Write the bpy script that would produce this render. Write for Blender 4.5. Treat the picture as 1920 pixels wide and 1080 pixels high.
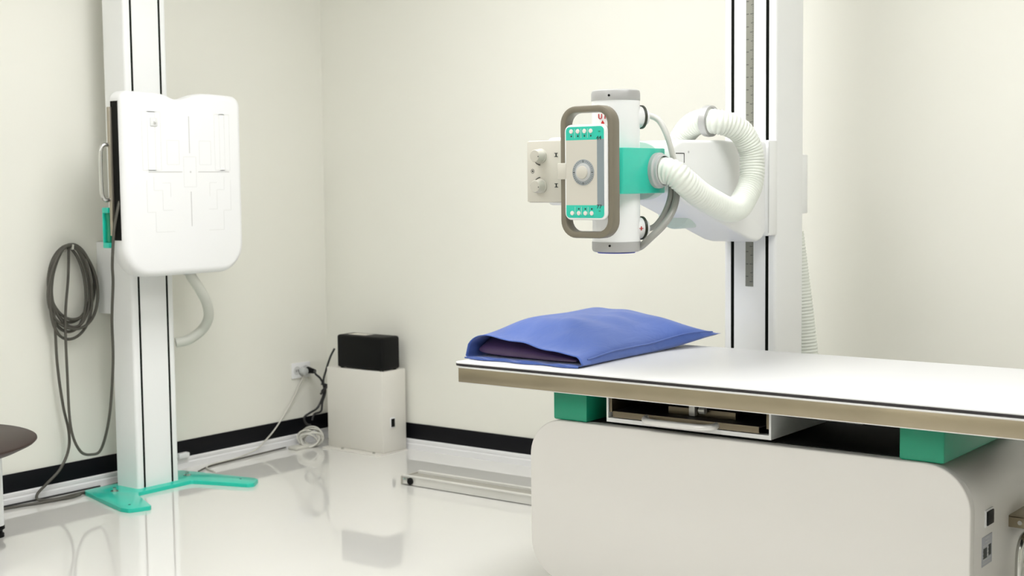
import bpy, bmesh, math, random
from mathutils import Vector, Matrix

random.seed(7)
for o in list(bpy.data.objects):
    bpy.data.objects.remove(o, do_unlink=True)
scene = bpy.context.scene
COL = scene.collection

# ------------------------------------------------------------------ camera
cam_data = bpy.data.cameras.new('camera')
cam = bpy.data.objects.new('camera', cam_data)
COL.objects.link(cam)
YAW, PITCH, ROLL = 0.65272, 0.07683, -0.01080
_f = Vector((-math.sin(YAW) * math.cos(PITCH), math.cos(YAW) * math.cos(PITCH), -math.sin(PITCH)))
_r = Vector((math.cos(YAW), math.sin(YAW), 0))
_u = _r.cross(_f)
_r2 = _r * math.cos(ROLL) + _u * math.sin(ROLL)
_u2 = -_r * math.sin(ROLL) + _u * math.cos(ROLL)
m = Matrix.Identity(4)
for i in range(3):
    m[i][0] = _r2[i]; m[i][1] = _u2[i]; m[i][2] = -_f[i]
m.translation = Vector((4.83975, -4.82745, 1.25))
cam.matrix_world = m
cam_data.sensor_width = 36.0
cam_data.lens = 2596.3 / 1920 * 36.0
cam_data.clip_start = 0.05
cam_data.dof.use_dof = True
cam_data.dof.focus_distance = 4.0
cam_data.dof.aperture_fstop = 4.5
scene.camera = cam

# ------------------------------------------------------------------ world, exposure
world = bpy.data.worlds.new('world')
scene.world = world
world.use_nodes = True
world.node_tree.nodes['Background'].inputs[0].default_value = (0.9, 0.95, 1.0, 1)
world.node_tree.nodes['Background'].inputs[1].default_value = 0.3
scene.view_settings.view_transform = 'Standard'
scene.view_settings.look = 'None'
scene.view_settings.gamma = 1.0
scene.view_settings.use_curve_mapping = False
scene.view_settings.exposure = 0.21
LIGHT_STRENGTH = 9.5
CEIL = 2.9
# unseen ceiling panels added to light the room: centres (x, y, gain)
ADDED_CEILING_LIGHTS = [(2.0, -1.65, 1.0), (1.8, -3.6, 0.20), (2.3, -5.8, 1.2), (4.2, -1.7, 0.68), (4.6, -3.7, 0.45)]

# ------------------------------------------------------------------ materials
def _nodes(name):
    mt = bpy.data.materials.new(name)
    mt.use_nodes = True
    nt = mt.node_tree
    return mt, nt, nt.nodes['Principled BSDF']

def mat(name, col, rough=0.5, metal=0.0, var=0.04, scale=6.0, bump=0.0, bscale=200.0, coat=0.0, stretch=None, spec=0.5, sheen=0.0):
    mt, nt, b = _nodes(name)
    N, L = nt.nodes, nt.links
    tc = N.new('ShaderNodeTexCoord')
    src = tc.outputs['Object']
    if stretch:
        mp = N.new('ShaderNodeMapping')
        mp.inputs['Scale'].default_value = stretch
        L.new(src, mp.inputs['Vector'])
        src = mp.outputs['Vector']
    nz = N.new('ShaderNodeTexNoise')
    nz.inputs['Scale'].default_value = scale
    nz.inputs['Detail'].default_value = 4
    L.new(src, nz.inputs['Vector'])
    mx = N.new('ShaderNodeMix')
    mx.data_type = 'RGBA'
    mx.inputs[6].default_value = (*[c * (1 - var) for c in col], 1)
    mx.inputs[7].default_value = (*[min(1, c * (1 + var)) for c in col], 1)
    L.new(nz.outputs['Fac'], mx.inputs[0])
    L.new(mx.outputs[2], b.inputs['Base Color'])
    b.inputs['Roughness'].default_value = rough
    b.inputs['Metallic'].default_value = metal
    b.inputs['Specular IOR Level'].default_value = spec
    if coat:
        b.inputs['Coat Weight'].default_value = coat
        b.inputs['Coat Roughness'].default_value = 0.08
    if sheen:
        b.inputs['Sheen Weight'].default_value = sheen
    if bump:
        n2 = N.new('ShaderNodeTexNoise')
        n2.inputs['Scale'].default_value = bscale
        n2.inputs['Detail'].default_value = 3
        L.new(src, n2.inputs['Vector'])
        bp = N.new('ShaderNodeBump')
        bp.inputs['Strength'].default_value = bump
        bp.inputs['Distance'].default_value = 0.002
        L.new(n2.outputs['Fac'], bp.inputs['Height'])
        L.new(bp.outputs['Normal'], b.inputs['Normal'])
    return mt

def emit_mat(name, col, strength):
    mt, nt, b = _nodes(name)
    b.inputs['Base Color'].default_value = (*col, 1)
    b.inputs['Emission Color'].default_value = (*col, 1)
    b.inputs['Emission Strength'].default_value = strength
    return mt

M = {}
M['wall'] = mat('wall_paint', (0.82, 0.812, 0.735), 0.6, var=0.015, scale=1.2, bump=0.05, bscale=150, spec=0.3)
M['ceiling'] = mat('ceiling_paint', (0.82, 0.82, 0.80), 0.8, var=0.02)
M['black_vinyl'] = mat('black_vinyl', (0.004, 0.004, 0.006), 0.5, var=0.2, spec=0.15)
M['trim'] = mat('white_trim', (0.82, 0.82, 0.82), 0.35, var=0.02)
M['white'] = mat('white_enamel', (0.88, 0.89, 0.88), 0.32, var=0.012, scale=3)
M['white_soft'] = mat('white_moulding', (0.85, 0.855, 0.85), 0.45, var=0.01, scale=3)
M['ivory'] = mat('ivory_enamel', (0.76, 0.74, 0.70), 0.38, var=0.015, scale=2, bump=0.03, bscale=300)
M['box_white'] = mat('cabinet_enamel', (0.72, 0.70, 0.64), 0.4, var=0.03, scale=5)
M['green'] = mat('green_enamel', (0.014, 0.56, 0.42), 0.28, var=0.04, scale=4, coat=0.3)
M['green_dark'] = mat('green_paint', (0.006, 0.30, 0.17), 0.35, var=0.05, scale=4)
M['pale_green'] = mat('pale_green_plastic', (0.62, 0.73, 0.66), 0.4, var=0.03)
M['black'] = mat('black_plastic', (0.004, 0.004, 0.004), 0.5, var=0.2, spec=0.15)
M['blackvoid'] = mat('gap_black', (0.006, 0.006, 0.005), 0.7, var=0.2, spec=0.2)  # flat black in place of the darkness inside gaps and openings
M['slot'] = mat('black_rubber_strip', (0.004, 0.005, 0.003), 0.8, var=0.2, spec=0.1)
M['ring'] = mat('dark_ring', (0.03, 0.035, 0.02), 0.4, var=0.1)
M['grey_cap'] = mat('silver_grey_paint', (0.45, 0.45, 0.44), 0.4, metal=0.25, var=0.03)
M['chrome'] = mat('satin_chrome', (0.62, 0.62, 0.60), 0.22, metal=1.0, var=0.04)
M['steel'] = mat('brushed_steel', (0.36, 0.31, 0.225), 0.34, metal=1.0, var=0.22, scale=3.0, stretch=(1.2, 1.2, 3.0), bump=0.03, bscale=60)
M['tray'] = mat('cassette_tray_metal', (0.42, 0.38, 0.31), 0.35, metal=0.9, var=0.1)
M['bronze'] = mat('dull_bronze_metal', (0.18, 0.15, 0.105), 0.4, metal=0.9, var=0.15)
M['alu'] = mat('aluminium_rail', (0.72, 0.71, 0.67), 0.38, metal=0.25, var=0.04, stretch=(1, 12, 12))
M['alu_dark'] = mat('rail_channel', (0.40, 0.385, 0.34), 0.45, metal=0.3, var=0.08)
M['ruler'] = mat('steel_scale', (0.26, 0.26, 0.22), 0.45, metal=0.4, var=0.08, scale=12)
M['tick'] = mat('scale_print', (0.05, 0.05, 0.045), 0.6, var=0.05)
M['taupe'] = mat('taupe_plastic', (0.19, 0.168, 0.122), 0.4, var=0.03)
M['beige'] = mat('beige_panel', (0.62, 0.595, 0.52), 0.4, var=0.015)
M['knob'] = mat('beige_knob', (0.55, 0.53, 0.46), 0.35, var=0.03)
M['display'] = mat('smoked_window', (0.24, 0.29, 0.31), 0.15, var=0.04)
M['dial'] = mat('dial_grey', (0.30, 0.33, 0.34), 0.4, var=0.05)
M['button'] = mat('button_white', (0.82, 0.74, 0.70), 0.35, var=0.02)
M['print'] = mat('dark_print', (0.02, 0.025, 0.022), 0.6, var=0.05)
M['print_faint'] = mat('faint_print', (0.76, 0.765, 0.75), 0.45, var=0.02)
M['print_mid'] = mat('grey_print', (0.60, 0.60, 0.585), 0.5, var=0.03)
M['red'] = mat('red_print', (0.55, 0.02, 0.015), 0.5, var=0.05)
M['hose'] = mat('white_hose', (0.80, 0.83, 0.76), 0.38, var=0.02)
M['hose_grey'] = mat('grey_white_hose', (0.55, 0.56, 0.50), 0.5, var=0.04)
M['clip'] = mat('grey_clip', (0.52, 0.53, 0.52), 0.4, var=0.03)
M['cable'] = mat('grey_cable', (0.085, 0.08, 0.065), 0.5, var=0.12, scale=9)
M['hvcable'] = mat('silver_cable', (0.34, 0.34, 0.31), 0.35, var=0.06)
M['hvcable_light'] = mat('light_cable', (0.66, 0.66, 0.62), 0.35, var=0.04)
M['cord'] = mat('white_cord', (0.60, 0.59, 0.53), 0.5, var=0.05)
M['black_cord'] = mat('black_cord', (0.012, 0.012, 0.012), 0.5, var=0.1)
M['tabletop'] = mat('table_laminate', (0.74, 0.74, 0.735), 0.35, var=0.015, scale=2, spec=0.4)
M['lip'] = mat('steel_lip', (0.72, 0.71, 0.69), 0.35, metal=0.4, var=0.05)
M['edge'] = mat('dark_edge_band', (0.02, 0.016, 0.018), 0.45, var=0.1)
M['brown'] = mat('dark_brown_laminate', (0.040, 0.024, 0.020), 0.45, spec=0.3, var=0.15, scale=4, stretch=(1, 8, 8))
M['label'] = mat('silver_label', (0.42, 0.43, 0.47), 0.4, metal=0.2, var=0.05)
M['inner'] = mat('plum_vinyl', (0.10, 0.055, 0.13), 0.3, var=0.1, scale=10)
M['diffuser'] = None

def fabric():
    mt, nt, b = _nodes('blue_cotton')
    N, L = nt.nodes, nt.links
    tc = N.new('ShaderNodeTexCoord')
    n1 = N.new('ShaderNodeTexNoise'); n1.inputs['Scale'].default_value = 9; n1.inputs['Detail'].default_value = 5
    L.new(tc.outputs['Object'], n1.inputs['Vector'])
    mx = N.new('ShaderNodeMix'); mx.data_type = 'RGBA'
    mx.inputs[6].default_value = (0.055, 0.115, 0.40, 1)
    mx.inputs[7].default_value = (0.075, 0.145, 0.46, 1)
    L.new(n1.outputs['Fac'], mx.inputs[0]); L.new(mx.outputs[2], b.inputs['Base Color'])
    b.inputs['Roughness'].default_value = 0.75
    b.inputs['Sheen Weight'].default_value = 0.3
    n2 = N.new('ShaderNodeTexNoise'); n2.inputs['Scale'].default_value = 14; n2.inputs['Detail'].default_value = 3
    n2.inputs['Distortion'].default_value = 0.8
    mp = N.new('ShaderNodeMapping'); mp.inputs['Scale'].default_value = (1.2, 0.5, 1)
    mp.inputs['Rotation'].default_value = (0, 0, 0.6)
    L.new(tc.outputs['Object'], mp.inputs['Vector']); L.new(mp.outputs['Vector'], n2.inputs['Vector'])
    bp = N.new('ShaderNodeBump'); bp.inputs['Strength'].default_value = 0.35; bp.inputs['Distance'].default_value = 0.012
    L.new(n2.outputs['Fac'], bp.inputs['Height']); L.new(bp.outputs['Normal'], b.inputs['Normal'])
    return mt
M['blue'] = fabric()

def floor_mat():
    mt, nt, b = _nodes('polished_floor')
    N, L = nt.nodes, nt.links
    tc = N.new('ShaderNodeTexCoord')
    n1 = N.new('ShaderNodeTexNoise'); n1.inputs['Scale'].default_value = 1.6; n1.inputs['Detail'].default_value = 6
    n1.inputs['Distortion'].default_value = 0.6
    L.new(tc.outputs['Object'], n1.inputs['Vector'])
    mx = N.new('ShaderNodeMix'); mx.data_type = 'RGBA'
    mx.inputs[6].default_value = (0.75, 0.74, 0.70, 1)
    mx.inputs[7].default_value = (0.78, 0.77, 0.73, 1)
    L.new(n1.outputs['Fac'], mx.inputs[0]); L.new(mx.outputs[2], b.inputs['Base Color'])
    b.inputs['Roughness'].default_value = 0.045
    b.inputs['Specular IOR Level'].default_value = 0.6
    b.inputs['Coat Weight'].default_value = 0.4
    b.inputs['Coat Roughness'].default_value = 0.05
    n2 = N.new('ShaderNodeTexNoise'); n2.inputs['Scale'].default_value = 5; n2.inputs['Detail'].default_value = 2
    L.new(tc.outputs['Object'], n2.inputs['Vector'])
    bp = N.new('ShaderNodeBump'); bp.inputs['Strength'].default_value = 0.02; bp.inputs['Distance'].default_value = 0.004
    L.new(n2.outputs['Fac'], bp.inputs['Height']); L.new(bp.outputs['Normal'], b.inputs['Normal'])
    return mt
M['floor'] = floor_mat()

# ------------------------------------------------------------------ mesh helpers
ORG = {}
# fine print joined into one part each
STUFF = {'field_guides', 'printed_symbols', 'key_symbols', 'key_dividers', 'window_symbols', 'dial_marks', 'scale_marks', 'label_lines', 'label_blocks', 'knob_scale'}

def newbm():
    return bmesh.new()

def add_box(bm, x0, x1, y0, y1, z0, z1, bev=0.0, seg=2, only=None):
    r = bmesh.ops.create_cube(bm, size=1.0)
    vs = r['verts']
    for v in vs:
        v.co = Vector((x0 + (v.co.x + .5) * (x1 - x0), y0 + (v.co.y + .5) * (y1 - y0), z0 + (v.co.z + .5) * (z1 - z0)))
    if bev > 0:
        es = set()
        for v in vs:
            for e in v.link_edges:
                es.add(e)
        es = [e for e in es if only is None or only(e)]
        bmesh.ops.bevel(bm, geom=es, offset=bev, segments=seg, affect='EDGES', profile=0.5)
    return bm

def add_cyl(bm, p0, p1, r0, r1=None, seg=32, bev=0.0, bseg=2, caps=True):
    p0, p1 = Vector(p0), Vector(p1)
    r1 = r0 if r1 is None else r1
    d = (p1 - p0); L = d.length; d.normalize()
    prof = []
    if bev > 0:
        for k in range(bseg + 1):
            a = math.pi / 2 * k / bseg
            prof.append((r0 - bev + bev * math.sin(a), bev - bev * math.cos(a)))
        for k in range(bseg + 1):
            a = math.pi / 2 * k / bseg
            prof.append((r1 - bev + bev * math.cos(a), L - bev + bev * math.sin(a)))
    else:
        prof = [(r0, 0), (r1, L)]
    return add_lathe(bm, p0, d, prof, seg, caps)

def add_lathe(bm, p0, axis, prof, seg=32, caps=True):
    p0 = Vector(p0); d = Vector(axis).normalized()
    a = Vector((0, 0, 1)) if abs(d.z) < 0.9 else Vector((1, 0, 0))
    u = d.cross(a).normalized(); w = d.cross(u)
    rings = []
    for (r, h) in prof:
        rings.append([bm.verts.new(p0 + d * h + (u * math.cos(2 * math.pi * k / seg) + w * math.sin(2 * math.pi * k / seg)) * r) for k in range(seg)])
    for i in range(len(rings) - 1):
        for k in range(seg):
            bm.faces.new((rings[i][k], rings[i][(k + 1) % seg], rings[i + 1][(k + 1) % seg], rings[i + 1][k]))
    if caps:
        bm.faces.new(rings[0][::-1]); bm.faces.new(rings[-1])
    return bm

def spline(pts, n=8, closed=False):
    P = [Vector(p) for p in pts]
    out = []
    N = len(P)
    rng = range(N) if closed else range(N - 1)
    for i in rng:
        if closed:
            a, b, c, d = P[(i - 1) % N], P[i], P[(i + 1) % N], P[(i + 2) % N]
        else:
            b, c = P[i], P[i + 1]
            a = P[i - 1] if i > 0 else b * 2 - c
            d = P[i + 2] if i + 2 < N else c * 2 - b
        for k in range(n):
            t = k / n
            out.append(0.5 * ((2 * b) + (c - a) * t + (2 * a - 5 * b + 4 * c - d) * t * t + (3 * b - a - 3 * c + d) * t ** 3))
    if not closed:
        out.append(P[-1])
    return out

def resample(path, step):
    out = [path[0].copy()]
    acc = 0.0
    for i in range(1, len(path)):
        a, b = path[i - 1], path[i]
        L = (b - a).length
        while acc + L >= step and L > 1e-9:
            t = (step - acc) / L
            a = a.lerp(b, t)
            out.append(a.copy())
            L = (b - a).length
            acc = 0.0
        acc += L
    return out

def add_tube(bm, path, r, seg=10, closed=False, radii=None, caps=True):
    P = [Vector(p) for p in path]
    N = len(P)
    T = []
    for i in range(N):
        if closed:
            t = P[(i + 1) % N] - P[(i - 1) % N]
        else:
            t = P[min(i + 1, N - 1)] - P[max(i - 1, 0)]
        T.append(t.normalized())
    a = Vector((0, 0, 1)) if abs(T[0].z) < 0.9 else Vector((1, 0, 0))
    u = T[0].cross(a).normalized()
    rings = []
    for i in range(N):
        if i > 0:
            ax = T[i - 1].cross(T[i])
            if ax.length > 1e-8:
                u = Matrix.Rotation(T[i - 1].angle(T[i]), 3, ax.normalized()) @ u
            u = (u - T[i] * u.dot(T[i])).normalized()
        w = T[i].cross(u)
        rr = radii[i] if radii else r
        rings.append([bm.verts.new(P[i] + (u * math.cos(2 * math.pi * k / seg) + w * math.sin(2 * math.pi * k / seg)) * rr) for k in range(seg)])
    for i in range(N if closed else N - 1):
        A, B = rings[i], rings[(i + 1) % N]
        for k in range(seg):
            bm.faces.new((A[k], A[(k + 1) % seg], B[(k + 1) % seg], B[k]))
    if caps and not closed:
        bm.faces.new(rings[0][::-1]); bm.faces.new(rings[-1])
    return bm

AX = {'x': lambda a, b, t: Vector((t, a, b)), 'y': lambda a, b, t: Vector((a, t, b)), 'z': lambda a, b, t: Vector((a, b, t))}

def rounded(pts, rad, n=6):
    """round the corners of a polygon; rad: number or list"""
    out = []
    N = len(pts)
    for i in range(N):
        p = Vector((*pts[i], 0)); a = Vector((*pts[i - 1], 0)); b = Vector((*pts[(i + 1) % N], 0))
        r = rad[i] if isinstance(rad, (list, tuple)) else rad
        if r <= 0:
            out.append((p.x, p.y)); continue
        da, db = (a - p).normalized(), (b - p).normalized()
        ang = da.angle(db)
        t = min(r / math.tan(ang / 2), (a - p).length * 0.49, (b - p).length * 0.49)
        s, e = p + da * t, p + db * t
        for k in range(n + 1):
            q = k / n
            c = s * (1 - q) ** 2 + p * 2 * q * (1 - q) + e * q * q
            # pull the quadratic towards a circular arc
            out.append((c.x, c.y))
    return out

def rrect(x0, x1, y0, y1, r, n=6):
    out = []
    for cx, cy, a0 in ((x1 - r, y1 - r, 0), (x0 + r, y1 - r, 90), (x0 + r, y0 + r, 180), (x1 - r, y0 + r, 270)):
        for k in range(n + 1):
            a = math.radians(a0 + 90 * k / n)
            out.append((cx + r * math.cos(a), cy + r * math.sin(a)))
    return out

def offset_poly(pts, d):
    """inward offset of a counter-clockwise or clockwise polygon by vertex normals"""
    N = len(pts)
    area = sum(pts[i][0] * pts[(i + 1) % N][1] - pts[(i + 1) % N][0] * pts[i][1] for i in range(N))
    s = 1 if area > 0 else -1
    out = []
    for i in range(N):
        p = Vector(pts[i]); a = Vector(pts[i - 1]); b = Vector(pts[(i + 1) % N])
        e1 = (p - a); e2 = (b - p)
        n1 = Vector((-e1.y, e1.x)).normalized() if e1.length > 1e-9 else Vector((0, 0))
        n2 = Vector((-e2.y, e2.x)).normalized() if e2.length > 1e-9 else n1
        n = (n1 + n2)
        if n.length < 1e-9:
            n = n1
        n.normalize()
        c = max(0.5, n.dot(n2))
        q = p + n * (s * d / c)
        out.append((q.x, q.y))
    return out

def add_extrude(bm, pts, axis, t0, t1, r0=0.0, r1=0.0, seg=3):
    """extrude a 2-D outline along an axis; r0/r1 round the rim at t0/t1"""
    f = AX[axis]
    layers = []
    sg = 1 if t1 > t0 else -1
    if r0 > 0:
        for k in range(seg + 1):
            a = math.pi / 2 * k / seg
            layers.append((r0 * (1 - math.sin(a)), t0 + sg * r0 * (1 - math.cos(a))))
    else:
        layers.append((0, t0))
    if r1 > 0:
        for k in range(seg + 1):
            a = math.pi / 2 * k / seg
            layers.append((r1 * (1 - math.cos(a)), t1 - sg * r1 * (1 - math.sin(a))))
    else:
        layers.append((0, t1))
    rings = []
    for off, t in layers:
        pp = offset_poly(pts, off) if off > 1e-9 else pts
        rings.append([bm.verts.new(f(a, b, t)) for a, b in pp])
    N = len(pts)
    for i in range(len(rings) - 1):
        for k in range(N):
            bm.faces.new((rings[i][k], rings[i][(k + 1) % N], rings[i + 1][(k + 1) % N], rings[i + 1][k]))
    bm.faces.new(rings[0][::-1]); bm.faces.new(rings[-1])
    return bm

def obj(name, bm, material, parent=None, org=None, sharp=35, label=None):
    bmesh.ops.recalc_face_normals(bm, faces=bm.faces[:])
    if parent is not None:
        org = ORG[parent.name]
    elif org is None:
        xs = [v.co.x for v in bm.verts]; ys = [v.co.y for v in bm.verts]; zs = [v.co.z for v in bm.verts]
        org = Vector(((min(xs) + max(xs)) / 2, (min(ys) + max(ys)) / 2, min(zs)))
    org = Vector(org)
    bmesh.ops.translate(bm, verts=bm.verts[:], vec=-org)
    for fc in bm.faces:
        fc.smooth = True
    for e in bm.edges:
        if len(e.link_faces) == 2:
            e.smooth = e.calc_face_angle(0) < math.radians(sharp)
    me = bpy.data.meshes.new(name)
    bm.to_mesh(me); bm.free()
    o = bpy.data.objects.new(name, me)
    COL.objects.link(o)
    me.materials.append(M[material] if isinstance(material, str) else material)
    if parent is not None:
        o.parent = parent
    else:
        o.location = org
    ORG[o.name] = org
    if label:
        o['label'] = label
    if name in STUFF:
        o['kind'] = 'stuff'
    return o


def tag(o, label, cat, group=None):
    o['label'] = label; o['category'] = cat
    if group:
        o['group'] = group
    return o

def thing(name, label, cat, loc, group=None):
    o = bpy.data.objects.new(name, None)
    COL.objects.link(o)
    o.location = loc
    o.empty_display_size = 0.1
    ORG[o.name] = Vector(loc)
    return tag(o, label, cat, group)

def box(name, b, material, parent=None, bev=0.0, seg=2, **k):
    return obj(name, add_box(newbm(), *b, bev, seg), material, parent, **k)

def cyl(name, p0, p1, r, material, parent=None, seg=32, bev=0.0, r1=None, **k):
    return obj(name, add_cyl(newbm(), p0, p1, r, r1, seg, bev), material, parent, **k)

def tube(name, pts, r, material, parent=None, seg=10, n=8, **k):
    return obj(name, add_tube(newbm(), spline(pts, n), r, seg), material, parent, sharp=80, **k)

def text(name, body, size, loc, rot, material, parent, depth=0.0004, sx=1.0):
    cu = bpy.data.curves.new(name + '_curve', 'FONT')
    cu.body = body; cu.size = size; cu.extrude = depth
    cu.align_x = 'CENTER'; cu.align_y = 'CENTER'
    t = bpy.data.objects.new(name + '_curve', cu)
    COL.objects.link(t)
    bpy.context.view_layer.update()
    dg = bpy.context.evaluated_depsgraph_get()
    me = bpy.data.meshes.new_from_object(t.evaluated_get(dg))
    bpy.data.objects.remove(t, do_unlink=True)
    o = bpy.data.objects.new(name, me)
    COL.objects.link(o)
    me.materials.clear(); me.materials.append(M[material])
    R = rot.to_4x4() if isinstance(rot, Matrix) else rot
    me.transform(Matrix.Translation(Vector(loc) - ORG[parent.name]) @ R @ Matrix.Diagonal((sx, 1, 1, 1)))
    o.parent = parent
    ORG[o.name] = ORG[parent.name]
    return o

FACE_FRONT = Matrix(((1, 0, 0), (0, 0, -1), (0, 1, 0)))      # reads from -Y
FACE_RIGHT = Matrix(((0, 0, 1), (1, 0, 0), (0, 1, 0)))       # reads from +X

def struct(o):
    o['kind'] = 'structure'
    return o

# ------------------------------------------------------------------ the room
RX, RY = 7.0, -7.2
struct(box('floor', (-0.1, RX + .1, RY - .1, 0.1, -0.1, 0), 'floor'))
struct(box('ceiling', (-0.1, RX + .1, RY - .1, 0.1, CEIL, CEIL + .1), 'ceiling'))
struct(box('wall_left', (-0.1, 0, RY, 0.1, 0, CEIL), 'wall'))
struct(box('wall_back', (0, RX, 0, 0.1, 0, CEIL), 'wall'))
struct(box('wall_right', (RX, RX + .1, RY, 0.1, 0, CEIL), 'wall'))
struct(box('wall_front', (-0.1, RX + .1, RY - .1, RY, 0, CEIL), 'wall'))

def skirting(name, axis, a0, a1):
    # moulded white profile: (distance from wall, height)
    prof = [(0, 0), (0.014, 0), (0.014, 0.026), (0.0105, 0.029), (0.0105, 0.034), (0.012, 0.036), (0.012, 0.046), (0.008, 0.050), (0, 0.050)]
    bm = newbm()
    if axis == 'x':
        pts = [(-p[0], p[1]) for p in prof]
        add_extrude(bm, pts, 'x', a0, a1)
    else:
        add_extrude(bm, prof, 'y', a0, a1)
    return struct(obj(name, bm, 'trim', sharp=20))

struct(box('baseboard_back', (0, RX, -0.006, 0, 0.05, 0.124), 'black_vinyl', bev=0.002))
struct(box('baseboard_left', (0, 0.006, RY, -0.006, 0.05, 0.124), 'black_vinyl', bev=0.002))
skirting('trim_1', 'x', 0.014, RX)
skirting('trim_2', 'y', RY, 0.0)

for i, (lx, ly, g) in enumerate(ADDED_CEILING_LIGHTS):
    names = ['above the X-ray tube head', 'above the open floor in front of the wall stand', 'left of and behind the camera', 'above the far end of the patient table', 'above the floor between camera and table', 'right of and behind the camera']
    t = thing('added_ceiling_light', 'added unseen square white ceiling light panel ' + names[i], 'ceiling light', (lx, ly, CEIL - 0.05), 'added ceiling light panels')
    bm = newbm()
    for b in ((lx - .62, lx + .62, ly - .62, ly - .58), (lx - .62, lx + .62, ly + .58, ly + .62), (lx - .62, lx - .58, ly - .58, ly + .58), (lx + .58, lx + .62, ly - .58, ly + .58)):
        add_box(bm, *b, CEIL - 0.05, CEIL)
    obj('frame', bm, 'trim', t)
    em = emit_mat('diffuser_light', (0.99, 0.99, 1.0), LIGHT_STRENGTH * g)
    box('diffuser', (lx - .58, lx + .58, ly - .58, ly + .58, CEIL - 0.04, CEIL - 0.02), em, t)

# ------------------------------------------------------------------ columns
def column_bm(face, c, w, front, back, z0, z1, slots, sw=0.009, sd=0.012):
    """post with two grooves in its front; face 'x': front looks to +X, 'y': front looks to -Y. Returns bmesh."""
    rc = 0.012
    half = w / 2
    # local outline: a across, b depth (0 = front, positive to the back)
    D = abs(back - front)
    pts = [(-half, D), (-half, rc)]
    for k in range(1, 5):
        a = math.pi / 2 * k / 4
        pts.append((-half + rc - rc * math.cos(a), rc - rc * math.sin(a)))
    for s in slots:
        pts += [(s - sw / 2, 0), (s - sw / 2, sd), (s + sw / 2, sd), (s + sw / 2, 0)]
    for k in range(0, 5):
        a = math.pi / 2 * k / 4
        pts.append((half - rc + rc * math.sin(a), rc - rc * math.cos(a)))
    pts.append((half, D))
    if face == 'x':
        q = [(front - b, c + a) for a, b in pts]
    else:
        q = [(c + a, front + b) for a, b in pts]
    return add_extrude(newbm(), q, 'z', z0, z1)

# ------------------------------------------------------------------ wall stand (chest bucky)
CY = -1.232
ws = thing('wall_bucky_stand', 'white upright chest X-ray stand with green floor plate against the left wall', 'X-ray stand', (0.25, CY, 0))
plate = [(0.075, -1.475), (0.105, -1.49), (0.455, -1.583), (0.50, -1.577), (0.528, -1.50), (0.518, -1.487), (0.335, -1.405), (0.292, -1.375),
         (0.288, -1.10), (0.33, -1.083), (0.535, -1.012), (0.55, -0.99), (0.505, -0.925), (0.47, -0.915), (0.262, -0.955), (0.10, -0.985), (0.075, -1.0)]
obj('base_plate', add_extrude(newbm(), rounded(plate, 0.018, 4), 'z', 0, 0.016, 0, 0.003, 2), 'green', ws)
for bx, by in ((0.20, -1.42), (0.20, -1.05)):
    bm = newbm(); add_cyl(bm, (bx, by, .016), (bx, by, .020), .016, seg=20); add_cyl(bm, (bx, by, .020), (bx, by, .032), .008, seg=6)
    obj('anchor_bolt', bm, 'chrome', ws)
for bx, by in ((0.44, -1.53), (0.44, -0.965)):
    cyl('levelling_hole', (bx, by, .0155), (bx, by, .0165), .005, 'black', ws, seg=12)
CF, CB = 0.243, 0.11
colo = obj('column', column_bm('x', CY, 0.21, CF, CB, 0.016, 2.55, (-0.0705, 0.0705), sw=0.011), 'white', ws, sharp=25)
for s in (-0.0705, 0.0705):
    box('slot_strip', (CF - .012, CF - .002, CY + s - .0055, CY + s + .0055, 0.017, 2.55), 'slot', colo)
box('wall_bracket', (0.0, 0.112, -1.325, -1.14, 0.724, 1.02), 'white', ws, bev=.004)
# carriage joining column and housing
box('carriage', (CF - .002, 0.40, CY - .10, CY + .10, 1.02, 1.48), 'white', ws, bev=.012, seg=3)
# housing
Y0, Y1, ZB, ZT = -1.522, -0.925, 0.893, 1.612
out = []
def arc(cy, cz, r, a0, a1, n):
    for k in range(n + 1):
        a = math.radians(a0 + (a1 - a0) * k / n)
        out.append((cy + r * math.cos(a), cz + r * math.sin(a)))
arc(Y1 - .045, ZT - .045, .045, 0, 90, 6)
for yy, zz in ((-1.07, 1.616), (-1.12, 1.615), (-1.155, 1.608), (-1.19, 1.596), (-1.225, 1.588), (-1.25, 1.587), (-1.275, 1.592), (-1.305, 1.603), (-1.335, 1.609), (-1.38, 1.610)):
    out.append((yy, zz))
arc(Y0 + .045, ZT - .045, .045, 90, 180, 6)
arc(Y0 + .12, ZB + .12, .12, 180, 270, 12)
arc(Y1 - .12, ZB + .12, .12, 270, 360, 12)
HB, HF = 0.375, 0.46
hs = obj('detector_housing', add_extrude(newbm(), out, 'x', HB, HF, 0.012, 0.028, 5), 'white_soft', ws, sharp=50)
# cassette slot on the near side
box('cassette_slot', (0.392, 0.434, Y0 - .0015, Y0 + .04, 1.04, 1.572), 'blackvoid', hs)
box('cassette_tray', (0.381, 0.398, Y0 - .012, Y0 + .02, 1.058, 1.55), 'tray', hs, bev=.002)
tube('tray_handle', [(0.385, Y0, 1.405), (0.383, Y0 - .03, 1.405), (0.381, Y0 - .043, 1.385), (0.380, Y0 - .045, 1.34), (0.380, Y0 - .045, 1.26), (0.381, Y0 - .043, 1.215), (0.383, Y0 - .03, 1.197), (0.385, Y0, 1.197)], .0085, 'chrome', hs, seg=12)
def py(px): return -1.520 + (px - 228) / 229 * .595
def pz(p): return 1.604 - (p - 172) * .002058
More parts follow.
